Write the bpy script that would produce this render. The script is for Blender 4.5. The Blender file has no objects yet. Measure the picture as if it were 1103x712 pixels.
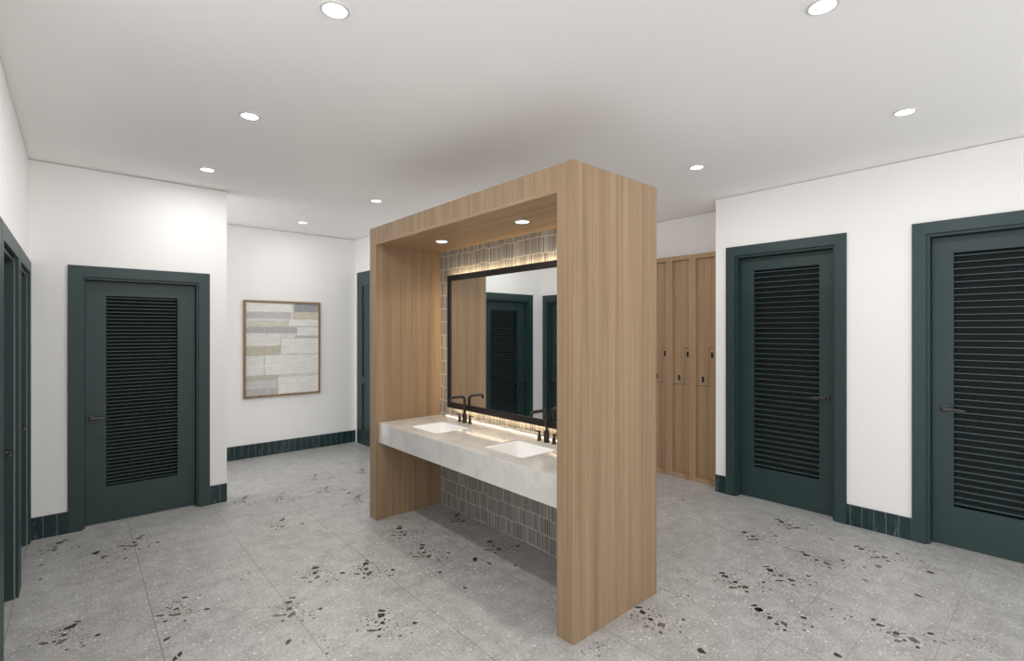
import bpy, bmesh, math, random
from mathutils import Vector, Matrix
random.seed(7)
C = bpy.context.scene.collection
PI = math.pi

# ------------------------------------------------------------------ helpers
class MB:
    def __init__(self): self.bm = bmesh.new()
    def box(self, x0, x1, y0, y1, z0, z1, bevel=0.0, mi=0):
        bm = self.bm
        v = [bm.verts.new((x, y, z)) for z in (z0, z1) for y in (y0, y1) for x in (x0, x1)]
        fs = []
        for idx in ((0,2,3,1),(4,5,7,6),(0,1,5,4),(2,6,7,3),(0,4,6,2),(1,3,7,5)):
            f = bm.faces.new([v[i] for i in idx]); f.material_index = mi; fs.append(f)
        if bevel:
            es = list({e for f in fs for e in f.edges})
            bmesh.ops.bevel(bm, geom=es, offset=bevel, segments=2, profile=.6, affect='EDGES')
        return self
    def tube(self, pts, r, seg=16, caps=True):
        """round bar through pts; r is a radius or one radius per point"""
        bm = self.bm
        pts = [Vector(p) for p in pts]
        rs = r if isinstance(r, (list, tuple)) else [r]*len(pts)
        rings = []
        t0 = (pts[1]-pts[0]).normalized()
        n = t0.orthogonal().normalized()
        for i, p in enumerate(pts):
            if i == 0: t = t0
            elif i == len(pts)-1: t = (pts[i]-pts[i-1])
            else: t = (pts[i+1]-pts[i]).normalized()+(pts[i]-pts[i-1]).normalized()
            t = t.normalized() if t.length > 1e-9 else t0
            n = (n - t*n.dot(t)).normalized(); b = t.cross(n)
            rings.append([bm.verts.new(p+(n*math.cos(2*PI*k/seg)+b*math.sin(2*PI*k/seg))*rs[i]) for k in range(seg)])
        for a, b_ in zip(rings, rings[1:]):
            for k in range(seg):
                f = bm.faces.new((a[k], a[(k+1)%seg], b_[(k+1)%seg], b_[k])); f.smooth = True
        if caps:
            bm.faces.new(rings[0][::-1]); bm.faces.new(rings[-1])
        return self
    def lathe(self, prof, seg=40, cx=0, cy=0):
        """profile [(r, z)] turned about the vertical axis"""
        bm = self.bm; rings = []
        for r, z in prof:
            if r < 1e-6: rings.append([bm.verts.new((cx, cy, z))])
            else: rings.append([bm.verts.new((cx+r*math.cos(2*PI*k/seg), cy+r*math.sin(2*PI*k/seg), z)) for k in range(seg)])
        for a, b in zip(rings, rings[1:]):
            for k in range(seg):
                k2 = (k+1) % seg
                if len(a) == 1 and len(b) == 1: continue
                if len(a) == 1: f = bm.faces.new((a[0], b[k2], b[k]))
                elif len(b) == 1: f = bm.faces.new((a[k], a[k2], b[0]))
                else: f = bm.faces.new((a[k], a[k2], b[k2], b[k]))
                f.smooth = True
        return self
    def prism(self, pts, axis, a0, a1, bevel=0):
        """polygon pts extruded along axis ('y': pts are (x,z); 'z': pts are (x,y))"""
        bm = self.bm
        mk = (lambda p, a: (p[0], a, p[1])) if axis == 'y' else (lambda p, a: (p[0], p[1], a))
        A = [bm.verts.new(mk(p, a0)) for p in pts]; B = [bm.verts.new(mk(p, a1)) for p in pts]
        n = len(pts)
        fs = [bm.faces.new(A), bm.faces.new(B[::-1])]
        for i in range(n): fs.append(bm.faces.new((A[i], B[i], B[(i+1)%n], A[(i+1)%n])))
        if bevel:
            es = list({e for f in fs for e in f.edges})
            bmesh.ops.bevel(bm, geom=es, offset=bevel, segments=1, affect='EDGES')
        return self
    def build(self, name, mat, parent=None, loc=(0,0,0)):
        bmesh.ops.recalc_face_normals(self.bm, faces=self.bm.faces)
        me = bpy.data.meshes.new(name); self.bm.to_mesh(me); self.bm.free()
        for m in (mat if isinstance(mat, (list, tuple)) else [mat]): me.materials.append(m)
        o = bpy.data.objects.new(name, me); C.objects.link(o); o.location = loc
        if parent: o.parent = parent
        return o

def tag(o, label=None, cat=None, group=None, kind=None):
    if label: o['label'] = label
    if cat: o['category'] = cat
    if group: o['group'] = group
    if kind: o['kind'] = kind
    return o
def empty(name, loc, rz=0):
    o = bpy.data.objects.new(name, None); C.objects.link(o)
    o.empty_display_size = .1; o.location = loc; o.rotation_euler = (0, 0, rz)
    return o
def copy_tree(o, parent=None):
    c = o.copy(); C.objects.link(c)
    if parent: c.parent = parent
    for ch in list(o.children): copy_tree(ch, c)
    return c
def rrect(x0, x1, y0, y1, r, n=6):
    out = []
    for cx, cy, a in ((x1-r, y1-r, 0), (x0+r, y1-r, 90), (x0+r, y0+r, 180), (x1-r, y0+r, 270)):
        for k in range(n+1):
            t = math.radians(a+90*k/n); out.append((cx+r*math.cos(t), cy+r*math.sin(t)))
    return out

# ------------------------------------------------------------------ materials
class NT:
    def __init__(self, name):
        self.m = bpy.data.materials.new(name); self.m.use_nodes = True
        self.t = self.m.node_tree; self.b = self.t.nodes['Principled BSDF']
        self._co = None
    def n(self, typ, **kw):
        x = self.t.nodes.new(typ)
        for k, v in kw.items():
            if k in ('inp',): continue
            setattr(x, k, v)
        return x
    def link(self, a, b): self.t.links.new(a, b)
    def put(self, sock, v):
        if hasattr(v, 'is_linked') or hasattr(v, 'links'): self.link(v, sock)
        else: sock.default_value = v
    @property
    def co(self):
        if not self._co: self._co = self.n('ShaderNodeTexCoord').outputs['Object']
        return self._co
    def math(self, op, a, b=0.0, c=0.0):
        x = self.n('ShaderNodeMath', operation=op)
        self.put(x.inputs[0], a); self.put(x.inputs[1], b); self.put(x.inputs[2], c)
        return x.outputs[0]
    def scale(self, vec, s):
        x = self.n('ShaderNodeVectorMath', operation='MULTIPLY'); self.link(vec, x.inputs[0])
        x.inputs[1].default_value = s; return x.outputs[0]
    def noise(self, vec, scale=1., detail=4., rough=.55, dist=0.):
        x = self.n('ShaderNodeTexNoise'); self.link(vec, x.inputs['Vector'])
        x.inputs['Scale'].default_value = scale; x.inputs['Detail'].default_value = detail
        x.inputs['Roughness'].default_value = rough; x.inputs['Distortion'].default_value = dist
        return x.outputs['Fac']
    def ramp(self, fac, stops):
        x = self.n('ShaderNodeValToRGB'); self.link(fac, x.inputs[0])
        e = x.color_ramp.elements
        while len(e) < len(stops): e.new(.5)
        for i, (p, col) in enumerate(stops):
            e[i].position = p; e[i].color = (*col, 1) if len(col) == 3 else col
        return x.outputs[0]
    def mix(self, fac, a, b, blend='MIX'):
        x = self.n('ShaderNodeMix', data_type='RGBA', blend_type=blend)
        self.put(x.inputs[0], fac)
        for s, v in ((x.inputs[6], a), (x.inputs[7], b)):
            if isinstance(v, tuple): s.default_value = (*v, 1) if len(v) == 3 else v
            else: self.link(v, s)
        return x.outputs[2]
    def sep(self, vec):
        x = self.n('ShaderNodeSeparateXYZ'); self.link(vec, x.inputs[0]); return x.outputs
    def set(self, **kw):
        for k, v in kw.items():
            s = self.b.inputs[k.replace('_', ' ')]
            if isinstance(v, tuple): s.default_value = (*v, 1) if len(v) == 3 else v
            else: self.put(s, v)
        return self.m
    def bump(self, h, strength=.2, dist=.002):
        x = self.n('ShaderNodeBump'); self.link(h, x.inputs['Height'])
        x.inputs['Strength'].default_value = strength; x.inputs['Distance'].default_value = dist
        self.link(x.outputs[0], self.b.inputs['Normal'])

def plain(name, col, rough=.5, metal=0., var=.04, bump=.0, nscale=6.):
    t = NT(name)
    f = t.noise(t.co, nscale, 5)
    c0 = tuple(c*(1-var) for c in col); c1 = tuple(min(1, c*(1+var)) for c in col)
    col_ = t.ramp(f, [(.3, c0), (.7, c1)])
    t.set(Base_Color=col_, Roughness=rough, Metallic=metal)
    if bump: t.bump(t.noise(t.co, 180., 3), bump, .0006)
    return t.m
def emit(name, col, s):
    t = NT(name); t.set(Base_Color=(.8,.8,.8), Emission_Color=col, Emission_Strength=s); return t.m

def wood(name, axis='z', tone=1.0, seed=0.):
    t = NT(name)
    add = t.n('ShaderNodeVectorMath', operation='ADD'); t.link(t.co, add.inputs[0]); add.inputs[1].default_value = (seed, seed*.7, seed*.3)
    v = add.outputs[0]
    big = {'z': (17, 17, .35), 'y': (17, .35, 17), 'x': (.35, 17, 17)}[axis]
    mid = {'z': (60, 60, .9), 'y': (60, .9, 60), 'x': (.9, 60, 60)}[axis]
    fin = {'z': (260, 260, 7), 'y': (260, 7, 260), 'x': (7, 260, 260)}[axis]
    a = t.noise(t.scale(v, big), 1., 3, .5, .3)
    b = t.noise(t.scale(v, mid), 1., 4, .6)
    c = t.noise(t.scale(v, fin), 1., 2, .5)
    f = t.math('ADD', t.math('MULTIPLY', a, .45), t.math('ADD', t.math('MULTIPLY', b, .40), t.math('MULTIPLY', c, .15)))
    k = tone
    col = t.ramp(f, [(.35, (.258*k, .166*k, .092*k)), (.45, (.335*k, .224*k, .131*k)), (.54, (.385*k, .263*k, .158*k)), (.65, (.450*k, .316*k, .200*k))])
    t.set(Base_Color=col, Roughness=.48, Specular_IOR_Level=.3)
    t.bump(f, .12, .001)
    return t.m

M_wall = plain('wall_paint', (.90, .893, .884), .75, 0, .006, .03, 2.)
M_ceil = plain('ceiling_paint', (.92, .914, .906), .85, 0, .005, 0, 2.)
M_green = plain('green_paint', (.0195, .047, .047), .42, 0, .05, .02, 8.)
M_green_slat = plain('green_louver_lit', (.070, .112, .112), .34, 0, .05, 0, 8.)  # paler than the door paint: light on the slat tops put into colour
M_louver_shade = plain('louver_gap_shade', (.008, .016, .017), .7, 0, .05, 0, 8.)  # near-black backing: shade between the slats put into colour
M_dark = plain('dark_bronze', (.040, .033, .029), .36, .7, .08)
M_handle = plain('handle_bronze', (.098, .090, .083), .38, .7, .08)
M_frame = plain('mirror_frame_metal', (.030, .028, .027), .40, .55, .05)
M_lock = plain('lock_metal', (.045, .030, .021), .35, .7, .05)
M_lockrim = plain('lock_rim_metal', (.42, .36, .29), .4, .3, .05)
M_gap = plain('locker_gap_shade', (.05, .034, .022), .8)  # for the sheet behind locker doors: gap shade put into dark colour
M_oak = wood('oak_veneer', 'z', .80)
M_oak_soffit = wood('oak_veneer_long', 'y', .95, 3.1)
M_locker = wood('locker_oak_veneer', 'z', 1.02, 8.4)
M_locker_h = wood('locker_oak_rail', 'z', 1.06, 5.5)
M_artframe = wood('art_frame_oak', 'z', .75, 1.7)
M_ceramic = plain('white_ceramic', (.88, .885, .885), .12, 0, .01)
M_chrome = plain('drain_metal', (.10, .10, .10), .2, .9)
M_trim = plain('downlight_trim_white', (.62, .61, .60), .5, 0, .01)
M_diff = emit('downlight_diffuser', (1, .985, .96), 6.0)
M_led = emit('warm_light_strip', (1, .77, .49), 44.0)
M_led2 = emit('warm_counter_strip', (1, .90, .74), 1.25)

def mirror_mat():
    t = NT('mirror_glass'); f = t.noise(t.co, 3., 2)
    t.set(Base_Color=t.ramp(f, [(.3, (.86,.875,.87)), (.7, (.87,.88,.875))]), Metallic=1.0, Roughness=.0); return t.m
M_mirror = mirror_mat()

def quartz():
    t = NT('pale_quartz')
    a = t.noise(t.co, 5., 7, .6, .8); b = t.noise(t.co, 28., 5, .6); c = t.noise(t.scale(t.co, (2, 6, 6)), 2.2, 8, .65, 1.6)
    base = t.ramp(a, [(.32, (.52, .505, .475)), (.5, (.60, .585, .555)), (.68, (.655, .64, .61))])
    vein = t.ramp(c, [(.46, (0,0,0)), (.5, (1,1,1)), (.54, (0,0,0))])
    col = t.mix(t.math('MULTIPLY', vein, .14), base, (.40, .385, .355))
    col = t.mix(t.math('MULTIPLY', t.ramp(b, [(.5,(0,0,0)),(.75,(1,1,1))]), .25), col, (.70, .69, .665))
    t.set(Base_Color=col, Roughness=.09, Specular_IOR_Level=.55); return t.m
M_quartz = quartz()

def kitkat():
    t = NT('stacked_finger_tile')
    s = t.sep(t.co); y, z = s[1], s[2]
    blk = t.math('FLOOR', t.math('DIVIDE', y, .0847))
    wn = t.n('ShaderNodeTexWhiteNoise', noise_dimensions='1D'); t.link(blk, wn.inputs['W'])
    off = t.math('MULTIPLY', t.math('SUBTRACT', wn.outputs['Value'], .5), .014)
    zz = t.math('DIVIDE', t.math('ADD', z, off), .113)
    row = t.math('FLOOR', zz); fz = t.math('FRACT', zz)
    w = t.math('ADD', t.math('DIVIDE', y, .0165), t.math('MULTIPLY', row, 17.37))
    ve = t.n('ShaderNodeTexVoronoi', voronoi_dimensions='1D', feature='DISTANCE_TO_EDGE'); t.link(w, ve.inputs['W']); ve.inputs['Scale'].default_value = 1.; ve.inputs['Randomness'].default_value = .75
    vc = t.n('ShaderNodeTexVoronoi', voronoi_dimensions='1D', feature='F1'); t.link(w, vc.inputs['W']); vc.inputs['Scale'].default_value = 1.; vc.inputs['Randomness'].default_value = .75
    g1 = t.math('LESS_THAN', ve.outputs['Distance'], .085)
    g2 = t.math('LESS_THAN', fz, .042)
    g = t.math('MAXIMUM', g1, g2)
    rnd = t.n('ShaderNodeSeparateColor'); t.link(vc.outputs['Color'], rnd.inputs[0])
    tile = t.ramp(rnd.outputs[0], [(0., (.135,.125,.108)), (.35, (.205,.192,.168)), (.7, (.29,.272,.24)), (1., (.43,.405,.36))])
    st = t.noise(t.scale(t.co, (1, 140, 6)), 1., 3)
    tile = t.mix(.15, tile, t.ramp(st, [(.3, (.13,.12,.105)), (.7, (.36,.335,.30))]))
    col = t.mix(g, tile, (.68, .655, .605))
    t.set(Base_Color=col, Roughness=t.math('ADD', t.math('MULTIPLY', g, .4), .28))
    t.bump(t.math('SUBTRACT', 1., g), .5, .002)
    return t.m
M_tile = kitkat()

def base_tile(axis):
    t = NT('green_base_tile_'+axis)
    u = t.sep(t.co)['xy'.index(axis)]
    uu = t.math('DIVIDE', u, .0752); fu = t.math('FRACT', uu); idx = t.math('FLOOR', uu)
    g = t.math('MAXIMUM', t.math('LESS_THAN', fu, .045), t.math('GREATER_THAN', fu, .985))
    wn = t.n('ShaderNodeTexWhiteNoise', noise_dimensions='1D'); t.link(idx, wn.inputs['W'])
    sh = t.n('ShaderNodeCombineXYZ'); t.link(t.math('MULTIPLY', wn.outputs['Value'], 9.), sh.inputs[2]); 
    ad = t.n('ShaderNodeVectorMath', operation='ADD'); t.link(t.co, ad.inputs[0]); t.link(sh.outputs[0], ad.inputs[1])
    v = t.noise(t.scale(ad.outputs[0], (26, 26, 9)), 1., 5, .6, .8)
    tile = t.ramp(v, [(.35, (.006,.020,.022)), (.58, (.014,.040,.043)), (.66, (.05,.085,.086)), (.75, (.11,.15,.15))])
    col = t.mix(g, tile, (.11, .17, .165))
    t.set(Base_Color=col, Roughness=.16); t.bump(t.math('SUBTRACT', 1., g), .4, .0015)
    return t.m
M_bx, M_by = base_tile('x'), base_tile('y')

def terrazzo():
    t = NT('terrazzo_tile')
    s = t.sep(t.co); x, y = s[0], s[1]
    n1 = t.noise(t.co, 1.3, 4); n2 = t.noise(t.co, 9., 6, .65); n3 = t.noise(t.co, 75., 4, .7)
    f = t.math('ADD', t.math('MULTIPLY', n1, .15), t.math('ADD', t.math('MULTIPLY', n2, .40), t.math('MULTIPLY', n3, .45)))
    col = t.ramp(f, [(.38, (.290,.285,.275)), (.5, (.415,.409,.396)), (.62, (.53,.523,.507))])
    def specks(scale, thr, keep, colour, col, amt):
        v = t.n('ShaderNodeTexVoronoi', voronoi_dimensions='2D', feature='F1'); t.link(t.co, v.inputs['Vector']); v.inputs['Scale'].default_value = scale
        r = t.n('ShaderNodeSeparateColor'); t.link(v.outputs['Color'], r.inputs[0])
        size = t.math('MULTIPLY', r.outputs[1], thr)
        m = t.math('MULTIPLY', t.math('LESS_THAN', v.outputs['Distance'], size), t.math('GREATER_THAN', r.outputs[0], keep))
        return t.mix(t.math('MULTIPLY', m, amt), col, colour)
    col = specks(95., .42, .72, (.64,.63,.605), col, .7)
    col = specks(45., .30, .86, (.78,.77,.74), col, .7)
    col = specks(70., .40, .80, (.26,.25,.23), col, .6)
    col = specks(23., .20, .92, (.60,.585,.55), col, .7)
    def joint(u, off, pitch, w):
        fr = t.math('FRACT', t.math('DIVIDE', t.math('SUBTRACT', u, off-w/2), pitch))
        return t.math('LESS_THAN', fr, w/pitch)
    gx = joint(x, -.266, .567, .0028); gy = joint(y, .427, .2695, .0024)
    col = t.mix(t.math('MULTIPLY', gx, .75), col, (.085,.08,.075))
    col = t.mix(t.math('MULTIPLY', gy, .42), col, (.085,.08,.075))
    t.set(Base_Color=col, Roughness=t.math('ADD', .27, t.math('MULTIPLY', n2, .18)), Specular_IOR_Level=.5)
    return t.m
M_floor = terrazzo()
def chip_mat(name, c0, c1):
    t = NT(name); f = t.noise(t.co, 26., 4)
    t.set(Base_Color=t.ramp(f, [(.35, c0), (.65, c1)]), Roughness=.32); return t.m
M_chip = [chip_mat('terrazzo_chip_dark', (.030,.028,.024), (.062,.056,.046)),
          chip_mat('terrazzo_chip_olive', (.105,.096,.068), (.165,.15,.108)),
          chip_mat('terrazzo_chip_tan', (.235,.205,.150), (.31,.28,.215))]

def painting():
    t = NT('abstract_painting')
    tc = t.n('ShaderNodeTexCoord').outputs['Generated']
    s = t.sep(tc); u0, v0 = s[0], t.math('SUBTRACT', 1., s[2])
    d1 = t.noise(tc, 9., 4); d2 = t.noise(tc, 70., 3)
    def off(n, k): return t.math('MULTIPLY', t.math('SUBTRACT', n, .5), k)
    u = t.math('ADD', u0, t.math('ADD', off(d1, .035), off(d2, .045)))
    v = t.math('ADD', v0, t.math('ADD', off(t.noise(t.scale(tc, (1, 1, .7)), 13., 4), .03), off(d2, .022)))
    streak = t.noise(t.scale(tc, (7, 1, 40)), 1., 6, .7, .6); drag = t.noise(t.scale(tc, (30, 1, 9)), 1., 5, .7)
    def rect(a, b, c, d):
        m = t.math('MULTIPLY', t.math('GREATER_THAN', u, a), t.math('LESS_THAN', u, b))
        return t.math('MULTIPLY', m, t.math('MULTIPLY', t.math('GREATER_THAN', v, c), t.math('LESS_THAN', v, d)))
    W = (.74, .73, .695); W2 = (.79, .78, .745); Gp = (.52, .52, .515)
    col = t.ramp(streak, [(.3, (.60,.59,.56)), (.6, W)])
    blocks = [(0,.62,0,.10,W2), (.655,1.2,-.1,.09,(.34,.345,.36)), (.64,1.2,.09,.17,(.62,.575,.475)), (.57,1.2,.175,.25,W2),
      (-.1,.595,.10,.165,Gp), (-.1,.57,.20,.25,(.64,.61,.52)), (-.1,.68,.262,.325,(.45,.45,.45)), (.69,1.2,.26,.36,W2), (.66,1.2,.36,.39,(.50,.50,.505)),
      (-.1,.45,.33,.47,W), (.47,1.2,.39,.56,W2), (-.1,.45,.47,.57,(.55,.50,.41)), (-.1,.235,.575,.78,W), (.25,1.2,.57,.785,W2),
      (-.1,.43,.79,.84,(.52,.485,.42)), (-.1,.415,.84,.93,(.60,.60,.59)), (-.1,.415,.93,1.2,(.50,.49,.48)), (.425,1.2,.815,1.2,W2)]
    for a, b, c, d, k in blocks:
        edge = rect(a-.008, b+.004, c-.003, d+.005)
        col = t.mix(t.math('MULTIPLY', edge, .6), col, (.40,.375,.33))
        k2 = tuple(min(1, x*1.16) for x in k); k0 = tuple(x*.90 for x in k)
        col = t.mix(rect(a, b, c, d), col, t.ramp(drag if sum(k) < 1.5 else streak, [(.3, k0), (.5, k), (.7, k2)]))
    t.set(Base_Color=col, Roughness=.8); t.bump(streak, .3, .002)
    return t.m
M_art = painting()

# ------------------------------------------------------------------ the room shell
H = 2.743; SG = .005                       # ceiling height, shadow gap above the walls
XL, XR = -.262, 4.51                       # left wall, right wall
YF, YA, XA0, XA1 = 4.957, 6.46, .995, 2.84 # far wall, art wall and the recess sides
XLK, YLK0, YLK1 = 4.95, 2.23, 4.62         # locker recess
YB = -1.75
T = .15
def wall(name, axis, a0, a1, face, out, openings, label):
    """wall along axis 'x' or 'y' from a0 to a1; face = room side plane; out = +1/-1 side of its thickness; openings (lo, hi, top)"""
    m = MB(); lo, hi = sorted((face, face+out*T))
    def seg(p, q, z0, z1):
        if axis == 'x': m.box(p, q, lo, hi, z0, z1)
        else: m.box(lo, hi, p, q, z0, z1)
    cur = a0
    for o0, o1, top in sorted(openings):
        seg(cur, o0, 0, H-SG); seg(o0, o1, top, H-SG); cur = o1
    seg(cur, a1, 0, H-SG)
    return tag(m.build(name, M_wall), label, 'wall', None, 'structure')

# door types: short louvre (A) and tall louvre (B): outer half, inner half, inner top, outer top, leaf half, leaf top, louvre half, louvre z0 z1, pitch, recess
DA = dict(oh=.4575, ih=.376, it=1.918, ot=2.0, lh=.3585, lt=1.893, vh=.2345, v0=.285, v1=1.782, pitch=.0283, rec=.060, hz=.831, hx=.331)
DB = dict(oh=.4765, ih=.397, it=2.190, ot=2.272, lh=.377, lt=2.166, vh=.262, v0=.282, v1=2.052, pitch=.0455, rec=.078, hz=.961, hx=.311)
far_doors = [.4055]
left_doors = [4.4945, 3.565, 2.6355]
right_doors = [1.652, .2965]
def op(c, d): return (c-d['ih']-.012, c+d['ih']+.012, d['it']+.012)
wall('wall_left', 'y', 2.16, YF, XL, -1, [op(c, DA) for c in left_doors], 'white painted wall beside the camera, holding the row of green doors')
wall('wall_far', 'x', XL-T, XA0, YF, 1, [op(c, DA) for c in far_doors], 'white painted wall around the green louvered door with its handle on the left')
#wall('wall_recess_left', 'y', YF+T, YA+T, XA0, -1, [], 'white side of the recess, hidden behind the wall of the far green door')
wall('wall_recess_back', 'x', XA0, XA1, YA, 1, [], 'white painted wall behind the framed abstract painting')
wall('wall_recess_right', 'y', YLK1+T, YA+T, XA1, 1, [(5.452, 6.386, 2.286)], 'narrow white wall above the green panelled door left of the oak island')
wall('wall_right', 'y', -.26, YLK0, XR, 1, [op(c, DB) for c in right_doors], 'white painted wall holding the two tall green louvered doors')
wall('wall_locker_side', 'x', XR+T, XLK, YLK0, -1, [], 'white return wall at the end of the oak lockers')
wall('wall_locker_back', 'y', YLK0-T, YLK1+T, XLK, 1, [], 'white wall above the oak lockers')
#wall('wall_locker_end', 'x', XA1, XLK, YLK1, 1, [], 'white wall closing the locker bay behind the oak island')
#wall('wall_behind', 'x', XL, XR, YB, -1, [], 'white wall behind the camera, facing the island')
m = MB(); m.box(XL-T, XLK+T, YB-T, YA+T, H, H+.12)
tag(m.build('ceiling', M_ceil), 'flat white ceiling with recessed downlights', 'ceiling', None, 'structure')

# floor with inlaid terrazzo chips
CH, FPX = 1.5075, 533.0
AZ = math.radians(48.690578); ca, sa = math.cos(AZ), math.sin(AZ)
def fl(px, py):      # a spot measured on the photograph's floor -> metres
    r = (px-551.5)/FPX; u = (356.3-py)/FPX; k = -CH/u
    return (k*(ca+sa*r), k*(sa-ca*r))
m = MB(); m.box(XL-T, XLK+T, YB-T, YA+T, -.08, 0)
bm = m.bm
rc = random.Random(21)
taken = []
def chip(x, y, a, b, ang, mi):
    if any(abs(x-X0) < .0 for X0 in ()): return
    n = rc.choice((4, 5, 5, 6, 7)); ps = []; a *= 1.32; b *= 1.32
    for k in range(n):
        th = 2*PI*(k+rc.uniform(-.34, .34))/n; q = rc.uniform(.68, 1.25)
        lx, ly = a*q*math.cos(th), b*q*math.sin(th)
        ps.append((x+lx*math.cos(ang)-ly*math.sin(ang), y+lx*math.sin(ang)+ly*math.cos(ang)))
    if any(not (XL-.05 < p[0] < XLK and YB < p[1] < YA) for p in ps): return
    f = bm.faces.new([bm.verts.new((p[0], p[1], .0004)) for p in ps]); f.material_index = 1+mi
# one cluster of chips, measured on the photo (zoom px around the cluster's middle), reused as the tile print repeats
K = 4.68; ox, oy = 300+520/K, 560+520/K
motif = [(523,458,34,10,0),(515,482,36,20,0),(523,521,26,14,0),(468,558,45,11,1),(548,552,32,24,1),(511,553,17,10,0),(510,588,18,11,0),(416,512,13,9,2),
  (445,503,8,6,1),(490,518,15,9,1),(470,508,9,6,1),(688,522,24,12,0),(640,540,10,6,2),(672,570,15,9,1),(613,586,13,9,0),(645,557,11,7,1),(600,525,7,5,1),
  (588,542,7,5,2),(560,508,9,6,1),(535,500,11,6,0),(482,500,8,5,1),(585,500,8,6,1),(610,550,9,6,2),(650,528,9,6,1),(455,530,9,5,2),(500,535,8,5,1),(570,575,8,6,1),
  (430,540,7,5,2),(630,515,7,5,2),(560,470,8,5,1),(590,470,6,4,1),(480,480,7,4,1)]
mo = []
bx, by = fl(ox, oy)
for zx, zy, w_, h_, mi in motif:
    x, y = fl(300+zx/K, 560+zy/K)
    xa, ya = fl(300+(zx+w_/2)/K, 560+zy/K); xb, yb = fl(300+zx/K, 560+(zy+h_/2)/K)
    a = math.hypot(xa-x, ya-y); b = math.hypot(xb-x, yb-y)
    mo.append((x-bx, y-by, a, b, math.atan2(ya-y, xa-x), mi))
big = [(189,656),(338.5,617),(394,613),(310.7,656),(411,671),(431.4,573),(456,595),(67.7,684),(59,589),(144.7,584),(494,559),(531,588),(302,564),
  (700,667),(791,627),(829,665),(810,577.5),(849,565.5),(878.5,603),(840,620),(939,596),(964,682),(261.6,538.6),(301.6,535.5),(338.6,514.7),(351,528),(390,508),(386,538)]
for px, py in big:
    X, Y = fl(px, py)
    for dx, dy, a, b, ang, mi in mo:
        if rc.random() < .90: chip(X+dx*1.0+rc.uniform(-.003,.003), Y+dy+rc.uniform(-.003,.003), a*rc.uniform(.85,1.1), b*rc.uniform(.85,1.15), ang, mi)
    for k in range(20): chip(X+rc.gauss(-.01,.06), Y+rc.gauss(0,.06), rc.uniform(.003,.0075), rc.uniform(.0025,.005), rc.uniform(0,PI), rc.choice((0,1,1,1,2)))
for px, py in ((564,592),(1007,611),(727,534),(717,511),(340,690),(730,622),(740,645),(515,615),(480,607),(268,620),(1040,690),(640,700),(110,604),(930,612),(900,660),(760,560)):
    X, Y = fl(px, py)                      # sparse sprinkles
    for k in range(11):
        chip(X+rc.gauss(0,.05), Y+rc.gauss(0,.05), rc.uniform(.003,.008), rc.uniform(.003,.006), rc.uniform(0,PI), rc.choice((0,1,1,2)))
for px, py, s, mi in ((103,595.5,.030,0),(112,600,.024,1),(512,602,.026,0),(527,606.6,.022,1),(474,616.5,.014,0),(501,633,.016,0),(555.6,609,.014,0),(179.5,688,.019,0),(193.4,705,.017,0),
  (188,710,.016,0),(310.7,691.4,.018,0),(946,610,.027,1),(931.5,625,.017,1),(819,656.6,.017,0),(755,701,.021,0),(1002.5,616.6,.018,0),(989.6,641.7,.018,0),(902,706,.018,0),
  (44.5,608.8,.014,0),(43.6,624,.012,0),(134.5,601.7,.014,0),(895,581,.016,0),(736,538,.014,0),(742,514,.012,0),(322,492,.02,0),(376,531,.024,0),(370,545,.014,0)):
    X, Y = fl(px, py); chip(X, Y, s*.95, s*.6, -AZ+PI/2+.35+rc.uniform(-.3,.3), mi)
tag(m.build('floor', [M_floor]+M_chip), 'grey terrazzo tile floor with clusters of dark and olive chips', 'floor', None, 'structure')

# ------------------------------------------------------------------ green tile baseboards
def baseb(side, axis, a0, a1, face, inward, label, th=.010, hgt=.16):
    m = MB(); lo, hi = sorted((face, face+inward*th)); L = (a1-a0)
    if axis == 'x':
        m.box(0, L, lo-face, hi-face, 0, hgt, .0012); o = m.build('baseboard_'+side, M_bx, None, (a0, face, 0))
    else:
        m.box(lo-face, hi-face, 0, L, 0, hgt, .0012); o = m.build('baseboard_'+side, M_by, None, (face, a0, 0))
    return tag(o, label, 'baseboard', None, 'structure')
c = far_doors[0]
baseb('far', 'x', XL, c-DA['oh'], YF, -1, 'short green tile baseboard left of the far louvered door')
baseb('far', 'x', c+DA['oh'], XA0, YF, -1, 'short green tile baseboard right of the far louvered door')
baseb('recess_back', 'x', XA0, XA1, YA, -1, 'long green tile baseboard below the framed painting')
#baseb('recess_left', 'y', YF, YA-.01, XA0, 1, 'green tile baseboard on the hidden side of the recess')
baseb('right', 'y', right_doors[0]+DB['oh'], YLK0, XR, -1, 'green tile baseboard stub between the lockers and the louvered door')
baseb('right', 'y', right_doors[1]+DB['oh'], right_doors[0]-DB['oh'], XR, -1, 'green tile baseboard between the two tall louvered doors')

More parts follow.
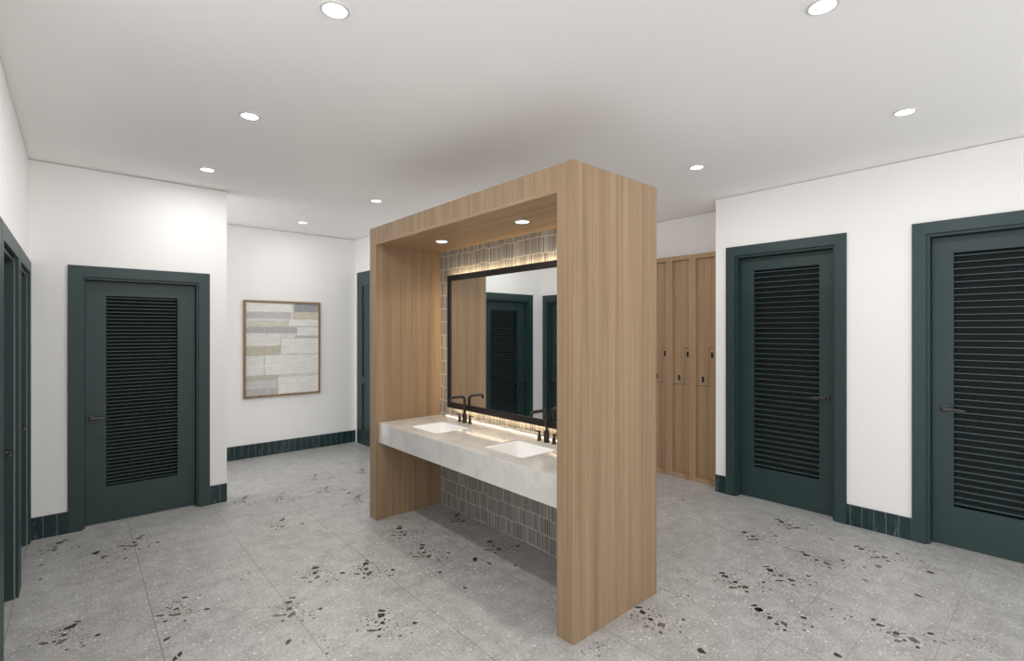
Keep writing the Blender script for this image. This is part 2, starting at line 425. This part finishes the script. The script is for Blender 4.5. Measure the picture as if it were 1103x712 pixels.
# ------------------------------------------------------------------ doors
def lever_handle(d, side, parent):
    """rose, stem and lever; side = -1 handle on the left of the leaf, +1 on the right; the lever points to the middle"""
    y = d['rec']; x = side*d['hx']; z = d['hz']; m = MB()
    prof = [(0, 0), (.026, 0), (.026, -.006), (.0225, -.010), (0, -.010)]
    m.tube([(x, y, z), (x, y-.007, z), (x, y-.010, z)], [.026, .026, .0225], 28)
    m.tube([(x, y-.010, z), (x, y-.040, z)], .0095, 18)
    s = -side
    pts = [(x-s*.012, y-.046, z), (x+s*.004, y-.046, z), (x+s*.03, y-.046, z+.001), (x+s*.075, y-.047, z), (x+s*.112, y-.046, z-.003)]
    m.tube(pts, [.0105, .0105, .0088, .0078, .0072], 16)
    return m.build('lever_handle', M_handle, parent)
def louvre_door(name, d, loc, rz, side, label, handle=True):
    r = empty(name, loc, rz); tag(r, label, 'door', None, 'structure')
    p = .014                                           # casing projects from the wall
    f = MB()
    f.box(-d['oh'], -d['ih'], -p, .0, 0, d['ot']); f.box(d['ih'], d['oh'], -p, .0, 0, d['ot'])
    f.box(-d['ih'], d['ih'], -p, .0, d['it'], d['ot'])
    f.build('door_casing', M_green, r)
    j = MB(); i0 = d['ih']; k0 = d['lh']+.003; dep = T-.002
    j.box(-i0-.010, -k0, .006, dep, 0, d['it']+.010, .001); j.box(k0, i0+.010, .006, dep, 0, d['it']+.010, .001)
    j.box(-k0, k0, .006, dep, d['lt']+.004, d['it']+.010, .001)
    st = d['rec']+.042
    j.box(-k0, -k0+.012, st, st+.03, 0, d['lt']+.004); j.box(k0-.012, k0, st, st+.03, 0, d['lt']+.004); j.box(-k0+.012, k0-.012, st, st+.03, d['lt']-.008, d['lt']+.004)
    j.build('door_jamb', M_green, r)
    l = MB(); y0, y1 = d['rec'], d['rec']+.040; z0 = .006
    l.box(-d['lh'], -d['vh'], y0, y1, z0, d['lt']); l.box(d['vh'], d['lh'], y0, y1, z0, d['lt'])
    l.box(-d['vh'], d['vh'], y0, y1, z0, d['v0']); l.box(-d['vh'], d['vh'], y0, y1, d['v1'], d['lt'])
    leaf = l.build('door_leaf', M_green, r)
    v = MB(); yb = y1+.028
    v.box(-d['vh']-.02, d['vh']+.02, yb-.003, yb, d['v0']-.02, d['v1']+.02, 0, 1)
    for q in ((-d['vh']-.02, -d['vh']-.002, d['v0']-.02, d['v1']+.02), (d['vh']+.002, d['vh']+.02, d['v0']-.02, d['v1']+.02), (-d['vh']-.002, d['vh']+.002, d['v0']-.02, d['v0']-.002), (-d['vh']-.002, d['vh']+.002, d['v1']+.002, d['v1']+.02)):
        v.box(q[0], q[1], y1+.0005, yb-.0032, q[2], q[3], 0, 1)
    n = int(round((d['v1']-d['v0'])/d['pitch'])); pt = (d['v1']-d['v0'])/n; th = .0026+pt*.035; sl = .0015
    for k in range(n):
        zc = d['v0']+pt*(k+.5)
        ya, yc = y0+.003, yb-.006
        vs = [v.bm.verts.new(c_) for x_ in (-d['vh']+.0005, d['vh']-.0005) for c_ in ((x_, ya, zc-th/2), (x_, ya, zc+th/2), (x_, yc, zc+th/2+sl), (x_, yc, zc-th/2+sl))]
        for f_ in ((0,1,2,3), (4,7,6,5), (0,4,5,1), (1,5,6,2), (2,6,7,3), (3,7,4,0)): v.bm.faces.new([vs[i_] for i_ in f_])
    v.build('louver_panel', [M_green_slat, M_louver_shade], leaf)
    if handle: lever_handle(d, side, leaf)
    return r
louvre_door('door_1', DA, (far_doors[0], YF, 0), 0, -1, 'dark green louvered door facing the camera, between white wall and painting recess')
for i, c in enumerate(left_doors):
    louvre_door('door_%d' % (2+i), DA, (XL, c, 0), PI/2, 1, ('dark green door at the far end of the left wall, touching the corner', 'dark green door in the left wall, second from the corner',
                'dark green door at the left edge of the photo, third from the corner')[i])
louvre_door('door_5', DB, (XR, right_doors[0], 0), -PI/2, 1, 'tall green louvered door beside the lockers, its lever on the right')
louvre_door('door_6', DB, (XR, right_doors[1], 0), -PI/2, -1, 'tall green louvered door at the right edge, its lever on the left')
# green two panel door in the recess's right wall
r = empty('door_7', (XA1, 5.919, 0), -PI/2); tag(r, 'green panelled door without louvers, half hidden behind the oak island', 'door', None, 'structure')
hw = .467; m = MB()
m.box(-hw, -hw+.16, -.010, .035, .006, 2.286, .002); m.box(hw-.16, hw, -.010, .035, .006, 2.286, .002)
for z0, z1 in ((.006, .20), (.816, .90), (2.097, 2.286)): m.box(-hw+.16, hw-.16, -.010, .035, z0, z1, .002)
leaf = m.build('door_leaf', M_green, r)
for z0, z1 in ((.20, .816), (.90, 2.097)):
    m = MB(); m.box(-hw+.155, hw-.155, .006, .022, z0-.004, z1+.004); m.build('door_panel', M_green, leaf)
m = MB(); x = .40
m.tube([(x, -.010, .96), (x, -.020, .96)], .026, 24).tube([(x, -.020, .96), (x, -.05, .96)], .0095, 16).tube([(x+.012, -.055, .96), (x-.11, -.055, .957)], .008, 16)
m.build('lever_handle', M_handle, leaf)

# ------------------------------------------------------------------ the oak vanity island
IX0, IX1, IY0, IY1, IZ = 1.782, 2.500, 1.586, 3.772, 2.330
PI0, PI1, SOF, BX = 1.692, 3.667, 2.191, 2.392
isl = empty('vanity_island', (0, 0, 0)); tag(isl, 'oak portal island in the middle of the room with a tiled back', 'vanity')
isl.location = (IX0, (IY0+IY1)/2, 0); LX, LY = IX0, (IY0+IY1)/2
def ib(m, x0, x1, y0, y1, z0, z1, bev=0): m.box(x0-LX, x1-LX, y0-LY, y1-LY, z0, z1, bev); return m
ib(MB(), IX0, IX1, IY0, PI0, 0, IZ, .0015).build('side_panel', M_oak, isl)
ib(MB(), IX0, IX1, PI1, IY1, 0, IZ, .0015).build('side_panel', M_oak, isl)
ib(MB(), IX0, IX1, PI0, PI1, SOF+.02, IZ, .0008).build('top_panel', M_oak, isl)
ib(MB(), IX0+.0012, BX+.010, PI0, PI1, SOF, SOF+.0199, .0).build('soffit_panel', M_oak_soffit, isl)
ib(MB(), BX+.012, IX1, PI0, PI1, 0, SOF+.0199, .0).build('back_panel', M_oak, isl)
tag(ib(MB(), BX, BX+.0119, PI0, PI1, 0, SOF-.0001).build('tile_backing', M_tile, isl), 'grey vertical finger tile wall')

# counter
CX0, CX1, CZ0, CZ1 = 1.808, 2.3915, .615, .776
SINK_Y = (3.188, 2.285); SX0, SX1, SHW = 1.918, 2.226, .188
cm = MB(); cm.box(CX0-LX, CX1-LX, PI0+.0005-LY, PI1-.0005-LY, 0, CZ1-CZ0, .003)
counter = cm.build('vanity_counter', M_quartz, None, (LX, LY, CZ0))
cut = MB()
for sy in SINK_Y:
    cut.prism(rrect(SX0-LX, SX1-LX, sy-SHW-LY, sy+SHW-LY, .028), 'z', .012, .30)
co = cut.build('cutter', M_quartz, None, (LX, LY, CZ0))
md = counter.modifiers.new('b', 'BOOLEAN'); md.operation = 'DIFFERENCE'; md.object = co; md.solver = 'EXACT'
bpy.context.view_layer.update()
dg = bpy.context.evaluated_depsgraph_get()
nm = bpy.data.meshes.new_from_object(counter.evaluated_get(dg)); nm.name = 'vanity_counter'
counter.modifiers.clear(); old = counter.data; counter.data = nm; bpy.data.meshes.remove(old)
bpy.data.objects.remove(co)
if not counter.data.materials: counter.data.materials.append(M_quartz)
tag(counter, 'thick pale quartz counter spanning between the oak side panels', 'counter')

# sinks set into the counter
def make_sink():
    r = empty('sink_basin', (0, 0, 0))
    hx = (SX1-SX0)/2-.0015; hy = SHW-.0015
    bm = bmesh.new()
    def ring(ix, z, rad): return [bm.verts.new((p[0], p[1], z)) for p in rrect(-hx+ix, hx-ix, -hy+ix, hy-ix, rad, 6)]
    rings = [ring(0, -.141, .027), ring(0, -.0045, .027), ring(.010, -.0045, .026), ring(.014, -.012, .028), ring(.020, -.090, .042), ring(.030, -.118, .05), ring(.055, -.128, .05), ring(.115, -.131, .02)]
    for a, b in zip(rings, rings[1:]):
        n = len(a)
        for k in range(n):
            f = bm.faces.new((a[k], a[(k+1)%n], b[(k+1)%n], b[k])); f.smooth = True
    bm.faces.new(rings[-1]); bm.faces.new(rings[0])
    q = MB(); q.bm.free(); q.bm = bm; q.build('basin', M_ceramic, r)
    d = MB(); d.lathe([(0, -.1275), (.012, -.1278), (.015, -.1285), (.022, -.128), (.023, -.1305), (0, -.1305)], 28); d.build('drain', M_chrome, r)
    return r
s0 = make_sink()
for i, sy in enumerate(SINK_Y):
    o = s0 if i == 0 else copy_tree(s0)
    o.location = ((SX0+SX1)/2, sy, CZ1)
    tag(o, ('white rectangular sink in the counter, farther one by the inner oak panel', 'white rectangular sink in the counter, nearer one beside the right oak panel')[i], 'sink', 'sinks in the quartz counter')

# faucets
def make_faucet():
    r = empty('faucet', (0, 0, 0))
    m = MB(); top = .210; R = .030
    m.lathe([(0, 0), (.021, 0), (.021, .006), (.0185, .010), (.0185, .066), (.0165, .072), (.012, .074), (.012, .080)], 28)
    pts = [(0, 0, .076), (0, 0, top-R)]
    for k in range(1, 9):
        a = PI/2*k/8; pts.append((-R+R*math.cos(a), 0, top-R+R*math.sin(a)))
    pts += [(-.120, 0, top)]
    for k in range(1, 7):
        a = PI/2*k/6*.95; pts.append((-.120-.016*math.sin(a), 0, top-.016+.016*math.cos(a)))
    pts.append((pts[-1][0]-.0005, 0, top-.030))
    m.tube(pts, .0105, 18)
    m.build('spout', M_dark, r)
    for s in (1, -1):
        h = MB(); y = s*.068
        h.lathe([(0, 0), (.0165, 0), (.0165, .005), (.0125, .008), (.0125, .036), (.008, .040), (.006, .050), (.0085, .053), (.0085, .064), (0, .066)], 22, 0, y)
        h.tube([(0, y-s*.006, .0585), (0, y+s*.018, .0590), (0, y+s*.042, .0605)], [.0055, .005, .0042], 12)
        h.build('tap_handle', M_dark, r)
    return r
f0 = make_faucet()
for i, fy in enumerate((3.206, 2.292)):
    o = f0 if i == 0 else copy_tree(f0)
    o.location = (2.3165, fy, CZ1)
    tag(o, ('dark bronze faucet with two levers behind the farther sink', 'dark bronze faucet with two levers behind the nearer sink')[i], 'faucet', 'faucets on the quartz counter')

# mirror with a light strip behind it
MY0, MY1, MZ0, MZ1 = 1.880, 3.477, .868, 1.968; MF = 2.331; fw = .047
mir = empty('vanity_mirror', (BX, (MY0+MY1)/2, MZ0)); tag(mir, 'large rectangular mirror with a black frame on the tiled back', 'mirror')
def mb(m, x0, x1, y0, y1, z0, z1, bev=0): m.box(x0-BX, x1-BX, y0-(MY0+MY1)/2, y1-(MY0+MY1)/2, z0-MZ0, z1-MZ0, bev); return m
m = MB(); xb = 2.356
mb(m, MF, xb, MY0, MY0+fw, MZ0, MZ1, .001); mb(m, MF, xb, MY1-fw, MY1, MZ0, MZ1, .001)
mb(m, MF, xb, MY0+fw, MY1-fw, MZ0, MZ0+fw, .001); mb(m, MF, xb, MY0+fw, MY1-fw, MZ1-fw, MZ1, .001)
m.build('frame', M_frame, mir)
mb(MB(), 2.339, 2.345, MY0+fw-.002, MY1-fw+.002, MZ0+fw-.002, MZ1-fw+.002).build('mirror_glass', M_mirror, mir)
mb(MB(), 2.3455, 2.356, MY0+fw, MY1-fw, MZ0+fw, MZ1-fw).build('back_board', M_frame, mir)
m = MB(); ins = .016
for q in ((MY0+ins, MY1-ins, MZ0+ins, MZ0+ins+.012), (MY0+ins, MY1-ins, MZ1-ins-.012, MZ1-ins), (MY0+ins, MY0+ins+.012, MZ0+ins+.012, MZ1-ins-.012), (MY1-ins-.012, MY1-ins, MZ0+ins+.012, MZ1-ins-.012)):
    mb(m, 2.3565, 2.362, *q)
m.build('light_strip', M_led, mir)
m = MB()
mb(m, 2.3565, BX-.0005, MY0+.25, MY1-.25, MZ0+.50, MZ0+.60)
m.build('wall_bracket', M_frame, mir)

m = MB(); m.box(-.0055, -.0005, -.90, .90, .0003, .0065, .001)
tag(m.build('light_strip', M_led2, None, (BX, (PI0+PI1)/2, CZ1)), 'thin glowing warm strip where the pale counter meets the tiled back', 'light strip')

# ------------------------------------------------------------------ lockers
def make_locker():
    r = empty('locker', (0, 0, 0)); hw = .1285; pw = .094; z0, z1, ztop = .045, 2.231, 2.277; D = .295
    m = MB()
    m.box(-hw, -pw, 0, .034, 0, ztop, .0015); m.box(pw, hw, 0, .034, 0, ztop, .0015)
    m.box(-pw, pw, 0, .034, 0, z0, .0015); m.box(-pw, pw, 0, .034, z1, ztop, .0015)
    m.box(-hw, -hw+.016, .034, D, 0, ztop); m.box(hw-.016, hw, .034, D, 0, ztop); m.box(-hw+.016, hw-.016, .034, D, 0, .016); m.box(-hw+.016, hw-.016, .034, D, ztop-.016, ztop); m.box(-hw+.016, hw-.016, D-.012, D, .016, ztop-.016)
    m.build('carcass', M_locker_h, r)
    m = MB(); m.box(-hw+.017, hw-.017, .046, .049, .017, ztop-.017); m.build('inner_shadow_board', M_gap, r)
    g = .0026; xl, xr = -pw+.0015, pw-.0015; b0, b1 = z0+.0015, z1-.0015; vx, zt, zb = .028, 1.333, .957
    up = [(xl, b1), (xr, b1), (xr, zt+g), (vx-g, zt+g), (vx-g, zb+g), (xl, zb+g)]
    lo = [(xl, b0), (xr, b0), (xr, zt-g), (vx+g, zt-g), (vx+g, zb-g), (xl, zb-g)]
    ud = MB().prism(up, 'y', .0295, .044).build('upper_door', M_locker, r)
    ld = MB().prism(lo, 'y', .0295, .044).build('lower_door', M_locker, r)
    for par, x, z in ((ud, -.030, 1.023), (ld, .064, 1.268)):
        p = MB(); p.box(x-.0185, x+.0185, .0270, .0295, z-.0345, z+.0345, .001); lk = p.build('lock_plate', M_lockrim, par)
        q = MB(); q.box(x-.0130, x+.0130, .0255, .0269, z-.0290, z+.0290, .0006); q.tube([(x, .0255, z+.012), (x, .0225, z+.012)], .007, 16); 
        q.build('lock', M_lock, par)
    return r
l0 = make_locker(); LKX = 4.645
names = ('oak locker with stepped doors nearest the tall green door', 'oak locker with stepped doors, middle of the three visible',
         'oak locker with stepped doors, partly hidden by the oak island', 'oak locker behind the island, fourth from the tall green door', 'oak locker behind the island, fifth from the tall green door')
for i in range(5):
    o = l0 if i == 0 else copy_tree(l0)
    o.location = (LKX, 2.41+.26*i, 0); o.rotation_euler = (0, 0, -PI/2)
    tag(o, names[i], 'locker', 'oak lockers along the back bay')
m = MB(); m.box(0, .02, 0, .047, 0, 2.277, .001)
tag(m.build('trim_1', M_locker_h, None, (LKX, YLK0+.001, 0)), 'narrow oak filler strip between the lockers and the white wall', 'trim', None, 'structure')

# ------------------------------------------------------------------ framed painting
ax0, ax1, az0, az1 = 1.462, 2.359, .707, 1.871
a = empty('framed_painting', ((ax0+ax1)/2, YA, az0)); tag(a, 'framed abstract painting of white and grey blocks on the recess wall', 'painting')
hw = (ax1-ax0)/2; hh = az1-az0; fr = .026
m = MB(); y0 = -.034
m.box(-hw, -hw+fr, y0, 0, 0, hh, .001); m.box(hw-fr, hw, y0, 0, 0, hh, .001); m.box(-hw+fr, hw-fr, y0, 0, 0, fr, .001); m.box(-hw+fr, hw-fr, y0, 0, hh-fr, hh, .001)
m.build('picture_frame', M_artframe, a)
m = MB(); m.box(-hw+fr, hw-fr, -.024, -.006, fr, hh-fr); m.build('canvas', M_art, a)

# ------------------------------------------------------------------ downlights
P_CEIL, P_SOF = 7.2, 2.2
def make_downlight(name='ceiling_downlight', R=.056, power=P_CEIL, spread=180, col=(1, .985, .97)):
    r = empty(name, (0, 0, 0))
    m = MB(); m.lathe([(R*.80, -.0005), (R*.80, -.006), (R*.88, -.0075), (R*.97, -.005), (R, -.002), (R, -.0003)], 44); m.build('trim_ring', M_trim, r)
    m = MB(); m.lathe([(0, -.0035), (R*.80, -.0035), (R*.80, -.0005), (0, -.0005)], 44); m.build('diffuser', M_diff, r)
    ld = bpy.data.lights.new('downlight_lamp', 'AREA'); ld.shape = 'DISK'; ld.size = R*1.5; ld.energy = power; ld.color = col; ld.spread = math.radians(spread)
    lo = bpy.data.objects.new('downlight_lamp', ld); C.objects.link(lo); lo.parent = r; lo.location = (0, 0, -.009)
    return r
lights = [((.745, 1.880), 'round ceiling downlight at the top edge, left of the island'),
  ((.745, 3.130), 'round ceiling downlight between the near and far left ones, above the floor aisle'),
  ((.748, 4.383), 'round ceiling downlight just in front of the far green door wall'),
  ((1.930, 5.810), 'small distant ceiling downlight in the painting recess'),
  ((2.130, 4.377), 'ceiling downlight above the left end of the oak island'),
  ((2.128, .633), 'round ceiling downlight at the top edge, right of the island'),
  ((3.505, .633), 'ceiling downlight above the two tall green doors'),
  ((3.512, 1.885), 'ceiling downlight nearest the locker bay, right of the island'),]
d0 = make_downlight()
for i, ((x, y), lab) in enumerate(lights):
    o = d0 if i == 0 else copy_tree(d0)
    o.location = (x, y, H)
    k = {0: 1.15, 1: 1.35, 3: .45, 2: .85, 5: .78, 6: .64, 7: .9}.get(i, 1.0)
    if k != 1:                              # dimmed one by one
        for ch in o.children:
            if ch.type == 'LIGHT': ch.data = ch.data.copy(); ch.data.energy = P_CEIL*k
    tag(o, lab, 'downlight', 'ceiling downlights')
e0 = make_downlight('soffit_downlight', .050, P_SOF, 120, (1, .88, .74))
for i, y in enumerate((3.188, 2.279)):
    o = e0 if i == 0 else copy_tree(e0)
    o.location = (2.088, y, SOF)
    tag(o, ('downlight in the oak soffit above the farther sink', 'downlight in the oak soffit above the nearer sink')[i], 'downlight', 'downlights in the oak soffit')

# ------------------------------------------------------------------ camera, world, view
cam = bpy.data.cameras.new('camera'); co = bpy.data.objects.new('camera', cam); C.objects.link(co)
cam.sensor_fit = 'HORIZONTAL'; cam.sensor_width = 36; cam.lens = FPX/1103*36; cam.shift_y = -.3/1103*-1; cam.clip_start = .02
co.location = (0, 0, CH); co.rotation_euler = (PI/2, 0, AZ-PI/2)
sc = bpy.context.scene; sc.camera = co
w = bpy.data.worlds.new('world'); sc.world = w; w.use_nodes = True
w.node_tree.nodes['Background'].inputs[0].default_value = (1.65, 1.65, 1.65, 1)
sc.view_settings.view_transform = 'Standard'; sc.view_settings.look = 'None'; sc.view_settings.gamma = 1; sc.view_settings.use_curve_mapping = False
sc.view_settings.exposure = 0.0
cy = sc.cycles; cy.use_denoising = True; cy.max_bounces = 14; cy.diffuse_bounces = 8; cy.glossy_bounces = 6; cy.sample_clamp_indirect = 6
